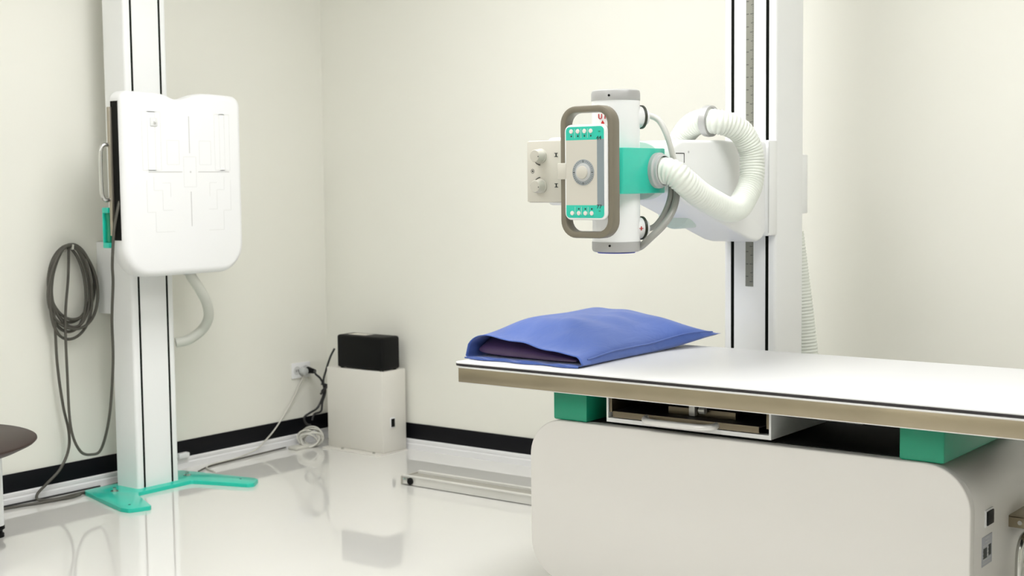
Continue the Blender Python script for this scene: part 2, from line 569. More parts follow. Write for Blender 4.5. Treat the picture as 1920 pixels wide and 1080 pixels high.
# printed positioning guides
def strips(rects, lines, t, x):
    bm = newbm()
    for (a, b, c, d) in lines:
        if abs(a - c) > abs(b - d):
            add_box(bm, x - .001, x + .0006, py(a), py(c), (pz(b) + pz(d)) / 2 - t / 2, (pz(b) + pz(d)) / 2 + t / 2)
        else:
            add_box(bm, x - .001, x + .0006, (py(a) + py(c)) / 2 - t / 2, (py(a) + py(c)) / 2 + t / 2, pz(d), pz(b))
    for (a, b, c, d) in rects:
        for q in ((a, b, c, b), (a, d, c, d), (a, b, a, d), (c, b, c, d)):
            if q[0] == q[2]:
                add_box(bm, x - .001, x + .0005, py(q[0]) - t / 2, py(q[0]) + t / 2, pz(q[3]), pz(q[1]))
            else:
                add_box(bm, x - .001, x + .0005, py(q[0]), py(q[2]), pz(q[1]) - t / 2, pz(q[1]) + t / 2)
    return bm
for ln in ((272, 319, 335, 319), (366, 319, 428, 319), (350, 212, 350, 283), (351, 357, 351, 424)):
    obj('cross_line', strips([], [ln], .004, HF), 'print_mid', hs)
obj('centre_dot', add_cyl(newbm(), (HF - .001, py(351), pz(319)), (HF + .0007, py(351), pz(319)), .004, seg=12), 'print_mid', hs)
obj('field_guides', strips([(338, 290, 362, 348), (307, 259, 330, 305), (369, 259, 392, 305), (262, 206, 296, 316), (272, 206, 286, 316), (400, 206, 430, 316), (410, 206, 420, 316)],
    [(268, 335, 268, 395), (268, 395, 283, 395), (283, 395, 283, 433), (283, 433, 318, 433), (281, 328, 281, 354), (281, 354, 297, 354), (297, 354, 297, 392), (297, 392, 315, 392), (297, 340, 312, 340), (312, 340, 312, 367),
     (430, 335, 430, 395), (415, 395, 430, 395), (415, 395, 415, 433), (385, 433, 415, 433), (417, 328, 417, 354), (402, 354, 417, 354), (402, 354, 402, 392), (385, 392, 402, 392), (388, 340, 402, 340), (388, 340, 388, 367)], .0025, HF), 'print_faint', hs)
bm = newbm(); add_box(bm, HF - .004, HF + .004, -1.393, -1.358, 1.478, 1.512, .003); add_cyl(bm, (HF, -1.372, 1.497), (HF + .012, -1.372, 1.497), .007, seg=14, bev=.002)
obj('clip_knob', bm, 'print_faint', hs)  # small clip knob on the housing front
# green release lever on the carriage side
lv = newbm()
for b in ((0.336, 0.372, -1.536, -1.505, 1.145, 1.166), (0.336, 0.372, -1.536, -1.505, 1.010, 1.031), (0.336, 0.342, -1.536, -1.505, 1.031, 1.145), (0.342, 0.372, -1.512, -1.505, 1.031, 1.145)):
    add_box(lv, *b, .002)
obj('release_lever', lv, 'green', ws)
box('lever_grip', (0.342, 0.366, -1.526, -1.512, 1.031, 1.145), 'green_dark', ws, bev=.003)
box('lever_arm', (0.342, 0.366, -1.51, CY - .09, 1.07, 1.11), 'green_dark', ws, bev=.003)
obj('cable_hose', add_tube(newbm(), spline([(0.40, -1.175, 0.93), (0.40, -1.165, 0.885), (0.392, -1.115, 0.825), (0.375, -1.065, 0.762), (0.345, -1.032, 0.70), (0.30, -1.03, 0.645), (0.265, -1.075, 0.605), (0.238, -1.12, 0.595)], 8), .021, 14), 'hose_grey', ws, sharp=80)
cyl('hose_socket', (0.40, -1.175, 0.915), (0.40, -1.172, 0.89), .026, 'clip', ws, seg=20, bev=.003)

# ------------------------------------------------------------------ grey cable coiled on the wall
cc = thing('wall_cable', 'long grey cable coiled in loops and hung on the left wall beside the stand', 'cable', (0.04, -1.48, 0.0))
bm = newbm()
hook = Vector((0.035, -1.478, 1.012))
for i, (w, bt, sh, dx) in enumerate(((0.098, 0.70, 0.0, .0), (0.108, 0.715, .006, .011), (0.088, 0.685, -.004, .02), (0.115, 0.675, .0, .03), (0.080, 0.66, -.012, .014), (0.098, 0.63, -.006, .024))):
    pts = []
    cz = (hook.z + bt) / 2; hz = (hook.z - bt) / 2
    for k in range(28):
        a = 2 * math.pi * k / 28
        pts.append((0.022 + dx + .006 * math.sin(a * 2 + i), hook.y + sh + w * math.sin(a) * (1.0 - .12 * math.cos(a)) + .012 * (1 - math.cos(a)) * (0.5 - i * .16), cz + hz * math.cos(a) + .004 * math.sin(3 * a + i)))
    add_tube(bm, spline(pts, 3, True), .0062, 8, closed=True)
obj('coil', bm, 'cable', cc, sharp=80)
tube('stand_lead', [(0.425, -1.515, 1.20), (0.424, -1.528, 1.16), (0.412, -1.537, 1.09), (0.401, -1.538, 1.022), (0.375, -1.525, 0.94), (0.342, -1.50, 0.874), (0.26, -1.45, 0.719), (0.19, -1.40, 0.538), (0.135, -1.385, 0.318), (0.075, -1.385, 0.175), (0.07, -1.43, 0.155), (0.07, -1.486, 0.18),
      (0.068, -1.524, 0.284), (0.062, -1.527, 0.50), (0.055, -1.522, 0.716), (0.052, -1.50, 0.886), (0.045, -1.487, 1.005)], .0058, 'cable', cc, seg=8)
tube('floor_lead', [(0.040, -1.582, 0.85), (0.042, -1.578, 0.79), (0.043, -1.564, 0.735), (0.04, -1.557, 0.545), (0.04, -1.537, 0.37), (0.04, -1.514, 0.258), (0.042, -1.522, 0.182), (0.045, -1.565, 0.114), (0.04, -1.625, 0.065), (0.034, -1.665, 0.03), (0.045, -1.665, 0.008), (0.08, -1.61, .006), (0.075, -1.53, .006), (0.07, -1.439, .006), (0.05, -1.30, .006), (0.06, -1.2, .006)], .0058, 'cable', cc, seg=8)
bm = newbm(); add_cyl(bm, (0, -1.478, 0.996), (0.060, -1.478, 1.001), .005, seg=10); add_cyl(bm, (0.058, -1.478, 1.001), (0.061, -1.478, 1.016), .005, .004, seg=10); add_cyl(bm, (0, -1.478, 0.996), (0.004, -1.478, 0.996), .012, seg=16)
obj('wall_hook', bm, 'cord', cc)

tag(tube('floor_cable', [(0.08, -2.12, .006), (0.065, -1.95, .006), (0.058, -1.82, .006), (0.085, -1.69, .006), (0.10, -1.60, .006), (0.105, -1.55, .006), (0.09, -1.505, .006)], .0055, 'cable', seg=8), 'dark grey cable lying on the floor from the low round table to the green plate', 'cable')
tag(tube('skirting_cable', [(0.021, -2.3, .005), (0.0205, -2.0, .005), (0.021, -1.72, .005), (0.021, -1.55, .005), (0.021, -1.36, .005)], .0035, 'black_cord', seg=8), 'thin black cable along the foot of the left skirting behind the low round table', 'cable')
tag(tube('thin_cable', [(0.20, -0.90, .005), (0.10, -0.86, .005), (0.06, -0.78, .005), (0.05, -0.66, .006), (0.035, -0.52, .02), (0.025, -0.44, .055), (0.018, -0.37, .10), (0.014, -0.30, .165), (0.014, -0.24, .235), (0.02, -0.195, .31), (0.028, -0.178, .337)], .0036, 'cord', seg=8), 'thin pale cable rising from the floor to the wall socket', 'cable')
tag(tube('dark_floor_cable', [(0.13, -0.93, .005), (0.085, -0.84, .0045), (0.07, -0.74, .0045), (0.062, -0.62, .0045), (0.05, -0.45, .0045), (0.04, -0.33, .0045)], .0036, 'cable', seg=8), 'thin dark cable along the skirting between the stand and the corner cabinet', 'cable')

tag(box('cable_cover', (0.0065, 0.034, -0.955, -0.895, 0.0505, 0.074), 'trim', bev=.005), 'small white cable cover on top of the skirting right of the upright stand', 'cable cover')

# ------------------------------------------------------------------ socket, plugs
so = thing('wall_socket', 'white double wall socket low on the left wall near the corner', 'socket', (0, -.185, .317))
box('face_plate', (0, .009, -.245, -.125, .317, .392), 'trim', so, bev=.004)
for yy in (-.215, -.158):
    cyl('socket_well', (.0085, yy, .355), (.0105, yy, .355), .021, 'print_mid', so, seg=24)
    for d in (-.006, .006):
        box('pin_hole', (.0100, .0112, yy + d - .0015, yy + d + .0015, .349, .361), 'black', so)
pl = thing('grey_plug', 'round grey plug in the wall socket', 'plug', (.03, -.185, .345))
cyl('plug_body', (.0115, -.19, .352), (.045, -.19, .350), .018, 'clip', pl, seg=20, bev=.004)
bp = thing('mains_lead', 'black plug and mains lead hanging tangled left of the corner cabinet', 'mains lead', (.06, -.14, .35))
obj('plug_body', add_cyl(newbm(), (.0115, -.150, .352), (.062, -.146, .347), .017, .011, 20, .004), 'black', bp)
tube('cord', [(.06, -.146, .347), (.08, -.168, .352), (.105, -.185, .342), (.12, -.166, .316), (.13, -.155, .27), (.125, -.165, .225), (.12, -.194, .182), (.115, -.235, .165), (.11, -.268, .150), (.112, -.272, .130), (.118, -.262, .114), (.125, -.245, .108)], .0052, 'black_cord', bp, seg=8)
tube('cord', [(.15, -.10, .46), (.14, -.12, .42), (.13, -.14, .36), (.125, -.155, .305), (.13, -.148, .255), (.125, -.165, .205), (.128, -.178, .165), (.12, -.215, .155), (.125, -.235, .13)], .0052, 'black_cord', bp, seg=8)
obj('cord_knot', add_tube(newbm(), spline([(.12, -.165, .295), (.14, -.145, .285), (.135, -.165, .265), (.115, -.155, .258), (.13, -.14, .278), (.14, -.16, .27), (.12, -.17, .245)], 6), .0056, 8), 'black_cord', bp, sharp=80)
wc = thing('white_cord_bundle', 'loose bundle of white cord on the floor at the corner cabinet', 'cord', (.10, -.22, 0))
bm = newbm()
for i in range(11):
    rr = random.uniform(.040, .056); lean = random.uniform(-.02, .03); hh = random.uniform(.030, .046)
    cx, cy = .118 + random.uniform(-.006, .006), -.235 + random.uniform(-.02, .02)
    tw = random.uniform(-.3, .3)
    pts = []
    for k in range(14):
        a = 2 * math.pi * k / 14
        w = math.cos(a) * rr; z = .0045 + hh * (1.0 + math.sin(a + tw)) 
        pts.append((cx + .72 * w + lean * math.sin(a) * .5, cy + .68 * w - lean * math.sin(a), z))
    add_tube(bm, spline(pts, 3, True), .0040, 7, closed=True)
obj('cord_loops', bm, 'cord', wc, sharp=80)
box('cord_plug', (.07, .13, -.345, -.265, 0, .014), 'cord', wc, bev=.004)

# ------------------------------------------------------------------ corner cabinet + black box
cb = thing('equipment_cabinet', 'small white metal equipment cabinet standing in the room corner', 'cabinet', (.36, -.12, 0))
obj('mounting_flange', add_extrude(newbm(), rrect(.182, .55, -.235, -.028, .012), 'z', 0, .006), 'box_white', cb)
box('body', (.184, .54, -.19, -.03, .006, .385), 'box_white', cb, bev=.004)
for x in (.30, .50):
    cyl('flange_bolt', (x, -.212, .006), (x, -.212, .013), .007, 'chrome', cb, seg=8)
rk = box('rocker_switch_bezel', (.539, .5425, -.142, -.110, .118, .166), 'trim', cb, bev=.001)
box('rocker_switch', (.542, .546, -.137, -.115, .123, .161), 'black', rk, bev=.001)
bb = thing('black_power_unit', 'black box-shaped power unit on top of the corner cabinet', 'power unit', (.40, -.12, .385))
box('case', (.248, .541, -.186, -.066, .389, .542), 'black', bb, bev=.012, seg=3)
for x in (.27, .52):
    for y in (-.17, -.082):
        cyl('rubber_foot', (x, y, .385), (x, y, .392), .009, 'black_cord', bb, seg=12)
box('top_label', (.29, .40, -.15, -.09, .5415, .5426), 'beige', bb)

# ------------------------------------------------------------------ floor rail
fr = thing('floor_rail', 'long low aluminium floor rail running behind the patient table', 'rail', (2.6, -.545, 0))
prof = [(-.602, .003), (-.602, .034), (-.606, .036), (-.606, .040), (-.585, .040), (-.585, .030), (-.505, .030), (-.505, .040), (-.484, .040), (-.484, .003)]
RL0, RL1 = 1.022, 4.6
obj('rail_body', add_extrude(newbm(), prof, 'x', RL0, RL1), 'alu', fr, sharp=20)
box('channel_floor', (RL0, RL1, -.584, -.506, .0295, .0312), 'alu_dark', fr)
box('gap_shadow_strip', (RL0 + .004, RL1, -.595, -.49, 0, .0035), 'black', fr)  # black strip painting the shadow in the gap under the rail
ec = box('end_cap', (RL0 - .004, RL0 + .006, -.604, -.486, .002, .036), 'alu_dark', fr, bev=.001)
box('stop_bracket', (RL0 + .012, RL0 + .035, -.6075, -.601, .006, .032), 'chrome', fr, bev=.001)
obj('stop_buffer', add_lathe(newbm(), (RL0 + .050, -.600, .019), (0, -1, 0), [(.0135, 0), (.0145, .004), (.0145, .009), (.010, .013), (.0, .014)], 20, False), 'black', fr)

# ------------------------------------------------------------------ tube stand
TX, TY, TZ = 2.626, -1.427, 1.277
ts = thing('xray_tube_stand', 'tall white column with green-collared X-ray tube head over the patient table', 'X-ray machine', (TX, -.5, 0))
SF, SB = -.60, -.40
colo = obj('column', column_bm('y', TX, 0.196, SF, SB, 0.05, 2.6, (-0.065, 0.065), sw=0.0125), 'white', ts, sharp=25)
for s in (-.065, .065):
    box('slot_strip', (TX + s - .0062, TX + s + .0062, SF + .002, SF + .012, 0.051, 2.6), 'slot', colo)
box('trolley_foot', (TX - .22, TX + .22, -.64, -.44, 0.0405, 0.11), 'white', ts, bev=.02, seg=3)
ru = box('height_scale', (TX - .0145, TX + .0145, SF - .0012, SF + .002, 0.885, 2.6), 'ruler', ts)
bm = newbm()
z = 0.90; k = 0
while z < 2.0:
    L = .012 if k % 10 == 0 else (.009 if k % 5 == 0 else .005)
    add_box(bm, TX + .0135 - L, TX + .0135, SF - .0018, SF - .001, z, z + (.0022 if k % 5 == 0 else .0012))
    if k % 7 == 3:
        add_box(bm, TX - .013, TX - .004, SF - .0018, SF - .001, z, z + .0022)
    z += .006; k += 1
obj('scale_marks', bm, 'tick', ru)
# arm: side profile in (y, z), extruded over x
AW = 0.09
prof = [(-.60, 1.375), (-1.20, 1.369), (-1.262, 1.352), (-1.262, 1.212), (-1.20, 1.184), (-.76, 1.050), (-.715, 1.042), (-.68, 1.05), (-.66, 1.07), (-.60, 1.075)]
arm = obj('support_arm', add_extrude(newbm(), rounded(prof, [.0, .02, .03, .02, .04, .03, .02, .02, .01, 0], 4), 'x', TX - AW, TX + AW, .012, .012, 3), 'white', ts, sharp=40)
box('carriage_plate', (TX - .102, TX + .102, -.66, -.595, 1.06, 1.377), 'white', ts, bev=.006)
# access hatch seam on the arm's side and a screw
XS = TX + AW
bm = newbm(); add_box(bm, XS - .001, XS + .0008, -1.30 + .06, -1.19, 1.327, 1.3295); add_box(bm, XS - .001, XS + .0008, -1.1925, -1.19, 1.30, 1.3295)
obj('hatch_seam', bm, 'black', arm)
cyl('screw', (XS - .001, -1.165, 1.333), (XS + .0012, -1.165, 1.333), .0035, 'print_mid', arm, seg=10)
box('carriage_seam', (TX + .1005, TX + .1025, -.661, -.659, 1.07, 1.37), 'print_mid', ts)
# rotation flange
cyl('rotation_flange', (TX, -1.30, TZ), (TX, -1.255, TZ), .087, 'pale_green', ts, seg=48, bev=.004)
cyl('brake_drum', (TX - .05, -1.02, 1.155), (TX - .05, -.90, 1.155), .062, 'pale_green', ts, seg=40, bev=.01)
# green collar
cl = obj('tube_collar', add_extrude(newbm(), rrect(TX - .09, TX + .09, -1.54, -1.293, .014, 4), 'z', 1.211, 1.342, .003, .003, 2), 'green', ts)
# tube housing
th = cyl('tube_housing', (TX, TY, 1.068), (TX, TY, 1.484), .0695, 'white', ts, seg=64)
obj('end_cap', add_lathe(newbm(), (TX, TY, 1.478), (0, 0, 1), [(.066, 0), (.0712, .002), (.0712, .022), (.069, .029), (.064, .032), (.0, .0335)], 64, False), 'grey_cap', th)
obj('end_cap', add_lathe(newbm(), (TX, TY, 1.074), (0, 0, -1), [(.066, 0), (.0712, .002), (.0712, .022), (.069, .029), (.064, .032), (.0, .0335)], 64, False), 'grey_cap', th)
for zz in (1.492, 1.062):
    d = Vector((.30, -.95, 0)).normalized()
    p = Vector((TX, TY, zz)) + d * .0705
    cyl('cap_screw', p, p + d * .0025, .0035, 'black', th, seg=10)
cyl('cap_underside', (TX, TY, 1.0405), (TX, TY, 1.0385), .055, mat('blue_sticker', (.05, .07, .5), .5), th, seg=40)
# red UP mark, on the curved wall of the tube
sd = Vector((-.04, -1, 0)).normalized()
text('up_mark', 'U P', .0215, (TX + .001, TY - .0700, 1.432), FACE_FRONT, 'red', th, .0012)
bm = newbm(); p = Vector((TX + .001, TY - .0700, 1.4135))
ax = Matrix.Identity(3)
vs = [bm.verts.new(p + ax @ Vector(q)) for q in ((0, -.001, .008), (.0055, -.001, 0), (0, -.001, -.008), (-.0055, -.001, 0))]
ws2 = [bm.verts.new(v.co + ax @ Vector((0, .003, 0))) for v in vs]
bm.faces.new(vs); bm.faces.new(ws2[::-1])
for k in range(4):
    bm.faces.new((vs[k], vs[(k + 1) % 4], ws2[(k + 1) % 4], ws2[k]))
obj('arrow_mark', bm, 'red', th)
# cable terminals
ad = Vector((.50, .866, 0))
for zz in (1.4325, 1.110):
    c = Vector((2.680, -1.370, zz))
    t = cyl('cable_terminal', c - ad * .06, c - ad * .004, .0315, 'white', ts, seg=40, bev=.004)
    cyl('terminal_ring', c - ad * .006, c + ad * .001, .0345, 'ring', t, seg=40, bev=.001)
    cyl('terminal_cap', c + ad * .001, c + ad * .014, .024, 'white', t, seg=32, bev=.004)
bm = newbm(); 
for q in ((.006, .001), (.001, .006)):
    o_ = Vector((2.6968, -1.4032, 1.110)); w_ = Vector((.866, -.5, 0)); t_ = Vector((.5, .866, 0))
    vs = [bm.verts.new(o_ + t_ * a * q[0] + Vector((0, 0, b * q[1])) + w_ * d) for d in (0.0, .0025) for a, b in ((-1, -1), (1, -1), (1, 1), (-1, 1))]
    for f_ in ((0, 1, 2, 3), (7, 6, 5, 4), (0, 4, 5, 1), (1, 5, 6, 2), (2, 6, 7, 3), (3, 7, 4, 0)):
        bm.faces.new([vs[k] for k in f_])
obj('plus_mark', bm, 'red', ts)
tube('high_voltage_cable', [(2.682, -1.366, 1.436), (2.695, -1.346, 1.436), (2.718, -1.335, 1.420), (2.738, -1.328, 1.380), (2.744, -1.312, 1.335), (2.740, -1.290, 1.300), (2.733, -1.280, 1.265), (2.725, -1.278, 1.24)], .0085, 'hvcable_light', ts, seg=12)
tube('high_voltage_cable', [(2.682, -1.366, 1.108), (2.695, -1.346, 1.109), (2.712, -1.338, 1.122), (2.730, -1.325, 1.155), (2.736, -1.305, 1.20), (2.730, -1.290, 1.245), (2.726, -1.282, 1.275)], .0085, 'hvcable', ts, seg=12)
tube('high_voltage_cable', [(2.665, -1.385, 1.050), (2.69, -1.392, 1.058), (2.722, -1.395, 1.082), (2.746, -1.362, 1.118), (2.754, -1.322, 1.16), (2.751, -1.295, 1.205), (2.740, -1.282, 1.25), (2.728, -1.277, 1.28)], .0105, 'hvcable', ts, seg=12)
# collimator
cm = obj('collimator', add_box(newbm(), 2.358, 2.57, -1.50, -1.345, 1.186, 1.370, .006, 2), 'beige', ts)
box('face_panel', (2.360, 2.57, -1.5025, -1.499, 1.189, 1.367), 'beige', cm, bev=.001)
box('collimator_neck', (2.53, 2.60, -1.49, -1.36, 1.20, 1.355), 'white', ts, bev=.004)
obj('collimator_cover', add_box(newbm(), 2.42, 2.575, -1.485, -1.355, 1.178, 1.378, .012, 3), 'white', ts)
for zz in (1.324, 1.2345):
    kb = obj('field_knob', add_lathe(newbm(), (2.410, -1.5025, zz), (0, -1, 0), [(.022, 0), (.022, .004), (.0195, .006), (.0185, .028), (.0165, .031), (0, .0315)], 32, False), 'knob', cm)
    cyl('knob_dot', (2.4235, -1.5338, zz - .002), (2.4235, -1.5346, zz - .002), .0016, 'print', cm, seg=10)
    s = -1 if zz > 1.28 else 1
    bm = newbm()
    for k in range(12):
        a0 = math.radians((185 if s < 0 else 175) - s * 0 + (k - 2) * 8 * (1 if s < 0 else -1))
        a1 = a0 + math.radians(8.2 * (1 if s < 0 else -1))
        p0 = Vector((2.410 + .0265 * math.cos(a0), -1.5030, zz + .0265 * math.sin(a0)))
        p1 = Vector((2.410 + .0265 * math.cos(a1), -1.5030, zz + .0265 * math.sin(a1)))
        add_tube(bm, [p0, p1], .0004 + .0001 * k, 4)
    obj('knob_scale', bm, 'print', cm)
# printed symbols on the collimator
bm = newbm()
for zz in (1.326, 1.237):
    add_cyl(bm, (2.374, -1.5023, zz), (2.374, -1.5032, zz), .0032, seg=8)
    for d in (-.005, .005):
        add_box(bm, 2.460, 2.472, -1.5033, -1.5023, zz + d - .001, zz + d + .001)
    add_box(bm, 2.464, 2.468, -1.5033, -1.5023, zz - .005, zz + .005)
add_tube(bm, [(2.380 + .006 * math.cos(a * .5236), -1.5028, 1.2795 + .006 * math.sin(a * .5236)) for a in range(12)], .0007, 4, closed=True)
add_cyl(bm, (2.380, -1.5023, 1.2795), (2.380, -1.5032, 1.2795), .0028, seg=10)
obj('printed_symbols', bm, 'print', cm)
# grip frame
HO = rrect(2.553, 2.731, 1.088, 1.459, .050, 8)
HI = rrect(2.572, 2.712, 1.107, 1.440, .034, 8)
def ring_extrude(bm, O, I, axis, t0, t1, r):
    f = AX[axis]
    n = len(O)
    Ls = []
    for off, t in ((r, t0), (r * .3, t0 + (t1 - t0) / abs(t1 - t0) * r * .3), (0, t0 + (t1 - t0) / abs(t1 - t0) * r)):
        Ls.append((off, t))
    for off, t in ((0, t1 - (t1 - t0) / abs(t1 - t0) * r), (r * .3, t1 - (t1 - t0) / abs(t1 - t0) * r * .3), (r, t1)):
        Ls.append((off, t))
    ro = [[bm.verts.new(f(*p, t)) for p in (offset_poly(O, off) if off else O)] for off, t in Ls]
    ri = [[bm.verts.new(f(*p, t)) for p in (offset_poly(I, -off) if off else I)] for off, t in Ls]
    for R in (ro, ri):
        for i in range(len(R) - 1):
            for k in range(n):
                bm.faces.new((R[i][k], R[i][(k + 1) % n], R[i + 1][(k + 1) % n], R[i + 1][k]))
    for i in (0, -1):
        for k in range(n):
            bm.faces.new((ro[i][k], ro[i][(k + 1) % n], ri[i][(k + 1) % n], ri[i][k]))
    return bm
obj('grip_frame', ring_extrude(newbm(), HO, HI, 'y', -1.605, -1.567, .005), 'taupe', ts, sharp=40)
box('grip_bracket', (2.585, 2.667, -1.545, -1.49, 1.20, 1.35), 'white', ts, bev=.004)
box('grip_stay', (2.56, 2.725, -1.582, -1.565, 1.235, 1.32), 'taupe', ts, bev=.003)
box('console_back', (2.585, 2.668, -1.60, -1.50, 1.16, 1.385), 'white', ts, bev=.006)
# control console
CX0, CX1, CZ0, CZ1, CYF = 2.573, 2.716, 1.1395, 1.4065, -1.612
cp = obj('control_console', add_extrude(newbm(), rrect(CX0, CX1, CZ0, CZ1, .02, 6), 'y', -1.599, CYF, .002, .005, 3), 'white', ts, sharp=40)
def pxx(p): return CX0 + (p - 1058) / 80 * (CX1 - CX0)
def pzz(p): return CZ1 - (p - 233) / 179 * (CZ1 - CZ0)
TI = CYF - .0012
def half_rr(x0, x1, z0, z1, r, top):
    pts = []
    if top:
        for cx, a0 in ((x1 - r, 0), (x0 + r, 90)):
            for k in range(6):
                a = math.radians(a0 + 90 * k / 5)
                pts.append((cx + r * math.cos(a), z1 - r + r * math.sin(a)))
        pts += [(x0, z0), (x1, z0)]
    else:
        pts += [(x1, z1), (x0, z1)]
        for cx, a0 in ((x0 + r, 180), (x1 - r, 270)):
            for k in range(6):
                a = math.radians(a0 + 90 * k / 5)
                pts.append((cx + r * math.cos(a), z0 + r + r * math.sin(a)))
    return pts
obj('key_strip', add_extrude(newbm(), half_rr(pxx(1061.5), pxx(1133), pzz(262), pzz(237), .012, True), 'y', CYF + .001, TI), 'green', cp)
obj('key_strip', add_extrude(newbm(), half_rr(pxx(1061.5), pxx(1133), pzz(408), pzz(384), .012, False), 'y', CYF + .001, TI), 'green', cp)
box('face_panel', (pxx(1061.5), pxx(1120.5), TI, CYF + .001, pzz(384), pzz(262)), 'beige', cp)
box('angle_window', (pxx(1120.5), pxx(1133), TI - .0003, CYF + .001, pzz(385), pzz(261)), 'display', cp)
for zz, xs in ((245.5, (1072, 1084.5, 1097, 1109)), (399, (1073, 1085.5, 1098, 1110))):
    for x in xs:
        cyl('button', (pxx(x), TI + .0005, pzz(zz)), (pxx(x), TI - .002, pzz(zz)), .0063, 'button', cp, seg=20, bev=.001)
bm = newbm()
for i, x in enumerate((1072, 1084.5, 1097, 1109)):
    s = .0022
    add_box(bm, pxx(x) - s, pxx(x) + s, TI - .0005, TI + .0005, pzz(254.5) - s, pzz(254.5) + s, .0008, 1)
for i, x in enumerate((1085.5, 1098, 1110)):
    s = .0026
    add_box(bm, pxx(x) - s, pxx(x) + s, TI - .0005, TI + .0005, pzz(391) - s * .8, pzz(391) + s * .8, .0008, 1)
obj('key_symbols', bm, 'print', cp)
bm = newbm()
for x in (1078.5, 1090.5, 1103):
    add_box(bm, pxx(x) - .0005, pxx(x) + .0005, TI - .0004, TI + .0005, pzz(258), pzz(241))
    add_box(bm, pxx(x) - .0005, pxx(x) + .0005, TI - .0004, TI + .0005, pzz(402), pzz(387))
obj('key_dividers', bm, 'pale_green', cp)
text('angle_digits', '44', .0155, (pxx(1124), TI - .0006, pzz(259)), FACE_FRONT, 'print', cp, .0003, 1.1)
text('angle_digits', '77', .0155, (pxx(1124), TI - .0006, pzz(387)), FACE_FRONT, 'print', cp, .0003, 1.1)
bm = newbm()
for zz in (247, 395):
    add_box(bm, pxx(1123), pxx(1126.5), TI - .0005, TI + .0005, pzz(zz) - .002, pzz(zz) + .002)
obj('window_symbols', bm, 'green_dark', cp)
# round angle dial
dc = (pxx(1094.5), pzz(322.5))
cyl('dial_plate', (dc[0], TI + .0005, dc[1]), (dc[0], TI - .0015, dc[1]), .0365, 'dial', cp, seg=48, bev=.0008)
cyl('dial_rim', (dc[0], TI + .0005, dc[1]), (dc[0], TI - .003, dc[1]), .0255, 'clip', cp, seg=48, bev=.001)
cyl('dial_pointer', (dc[0] - .002, TI, dc[1]), (dc[0] - .002, TI - .006, dc[1]), .0185, 'beige', cp, seg=40, bev=.002)
bm = newbm()
for k in range(36):
    a = 2 * math.pi * k / 36
    L = .006 if k % 9 == 0 else .0038
    d = Vector((math.cos(a), 0, math.sin(a)))
    add_tube(bm, [Vector((dc[0], TI - .0016, dc[1])) + d * (.034 - L), Vector((dc[0], TI - .0016, dc[1])) + d * .034], .0012 if k % 9 == 0 else .0005, 4)
obj('dial_marks', bm, 'print', cp)
box('console_clip', (2.548, 2.585, -1.612, -1.575, 1.254, 1.300), 'beige', ts, bev=.002)
# corrugated hose
def ribbed(pts, r, amp, pitch, seg=28):
    path = resample(spline(pts, 24), pitch / 6)
    radii = []
    for i in range(len(path)):
        ph = (i % 6) / 6
        radii.append(r + amp * (0.5 + 0.5 * math.cos(2 * math.pi * ph)) ** 0.6 - amp)
    return add_tube(newbm(), path, r, seg, radii=radii)
hp = [(TX + .088, -1.347, 1.277), (2.765, -1.347, 1.272), (2.795, -1.325, 1.244), (2.808, -1.258, 1.205), (2.812, -1.17, 1.176), (2.806, -1.085, 1.158), (2.798, -1.005, 1.162), (2.793, -.948, 1.195), (2.792, -.908, 1.238),
      (2.788, -.893, 1.295), (2.783, -.897, 1.345), (2.772, -.925, 1.390), (2.752, -.965, 1.417), (2.718, -.995, 1.428), (2.675, -.99, 1.432), (2.635, -.985, 1.425), (2.60, -.975, 1.405), (2.575, -.97, 1.375), (2.56, -.968, 1.34)]
hz = obj('corrugated_hose', ribbed(hp, .0395, .0040, .0105), 'hose', ts, sharp=80)
def band(bm, p, d, r, w, t):
    d = Vector(d).normalized()
    return add_lathe(bm, Vector(p) - d * w / 2, d, [(r, 0), (r + t, .001), (r + t + .001, w / 2), (r + t, w - .001), (r, w)], 40, False)
obj('hose_clip', band(newbm(), (2.690, -.993, 1.431), (-1, .05, .03), .0405, .024, .0075), 'grey_cap', hz)
obj('hose_flange', add_lathe(newbm(), (TX + .0895, -1.347, 1.277), (1, 0, 0), [(.052, 0), (.052, .012), (.049, .015), (.046, .016), (.046, .024), (.042, .026)], 44, False), 'clip', hz)
# junction box and hanging hose behind the column
box('junction_box', (2.68, 2.7235, -.402, -.355, 1.128, 1.332), 'white', ts, bev=.004)
obj('rear_hose', ribbed([(2.66, -.33, 1.06), (2.672, -.325, 0.96), (2.685, -.32, 0.85), (2.70, -.315, 0.72), (2.715, -.31, 0.58), (2.73, -.30, 0.40), (2.74, -.29, 0.2), (2.74, -.28, 0.05)], .034, .0032, .0115), 'hose', ts, sharp=80)

# ------------------------------------------------------------------ patient table
TH = 0.70
pt = thing('patient_table', 'ivory X-ray patient table with steel-edged top on green blocks', 'table', (3.1, -1.21, 0))
TXL, TXR, TYF, TYB = 2.16, 4.62, -1.60, -.82
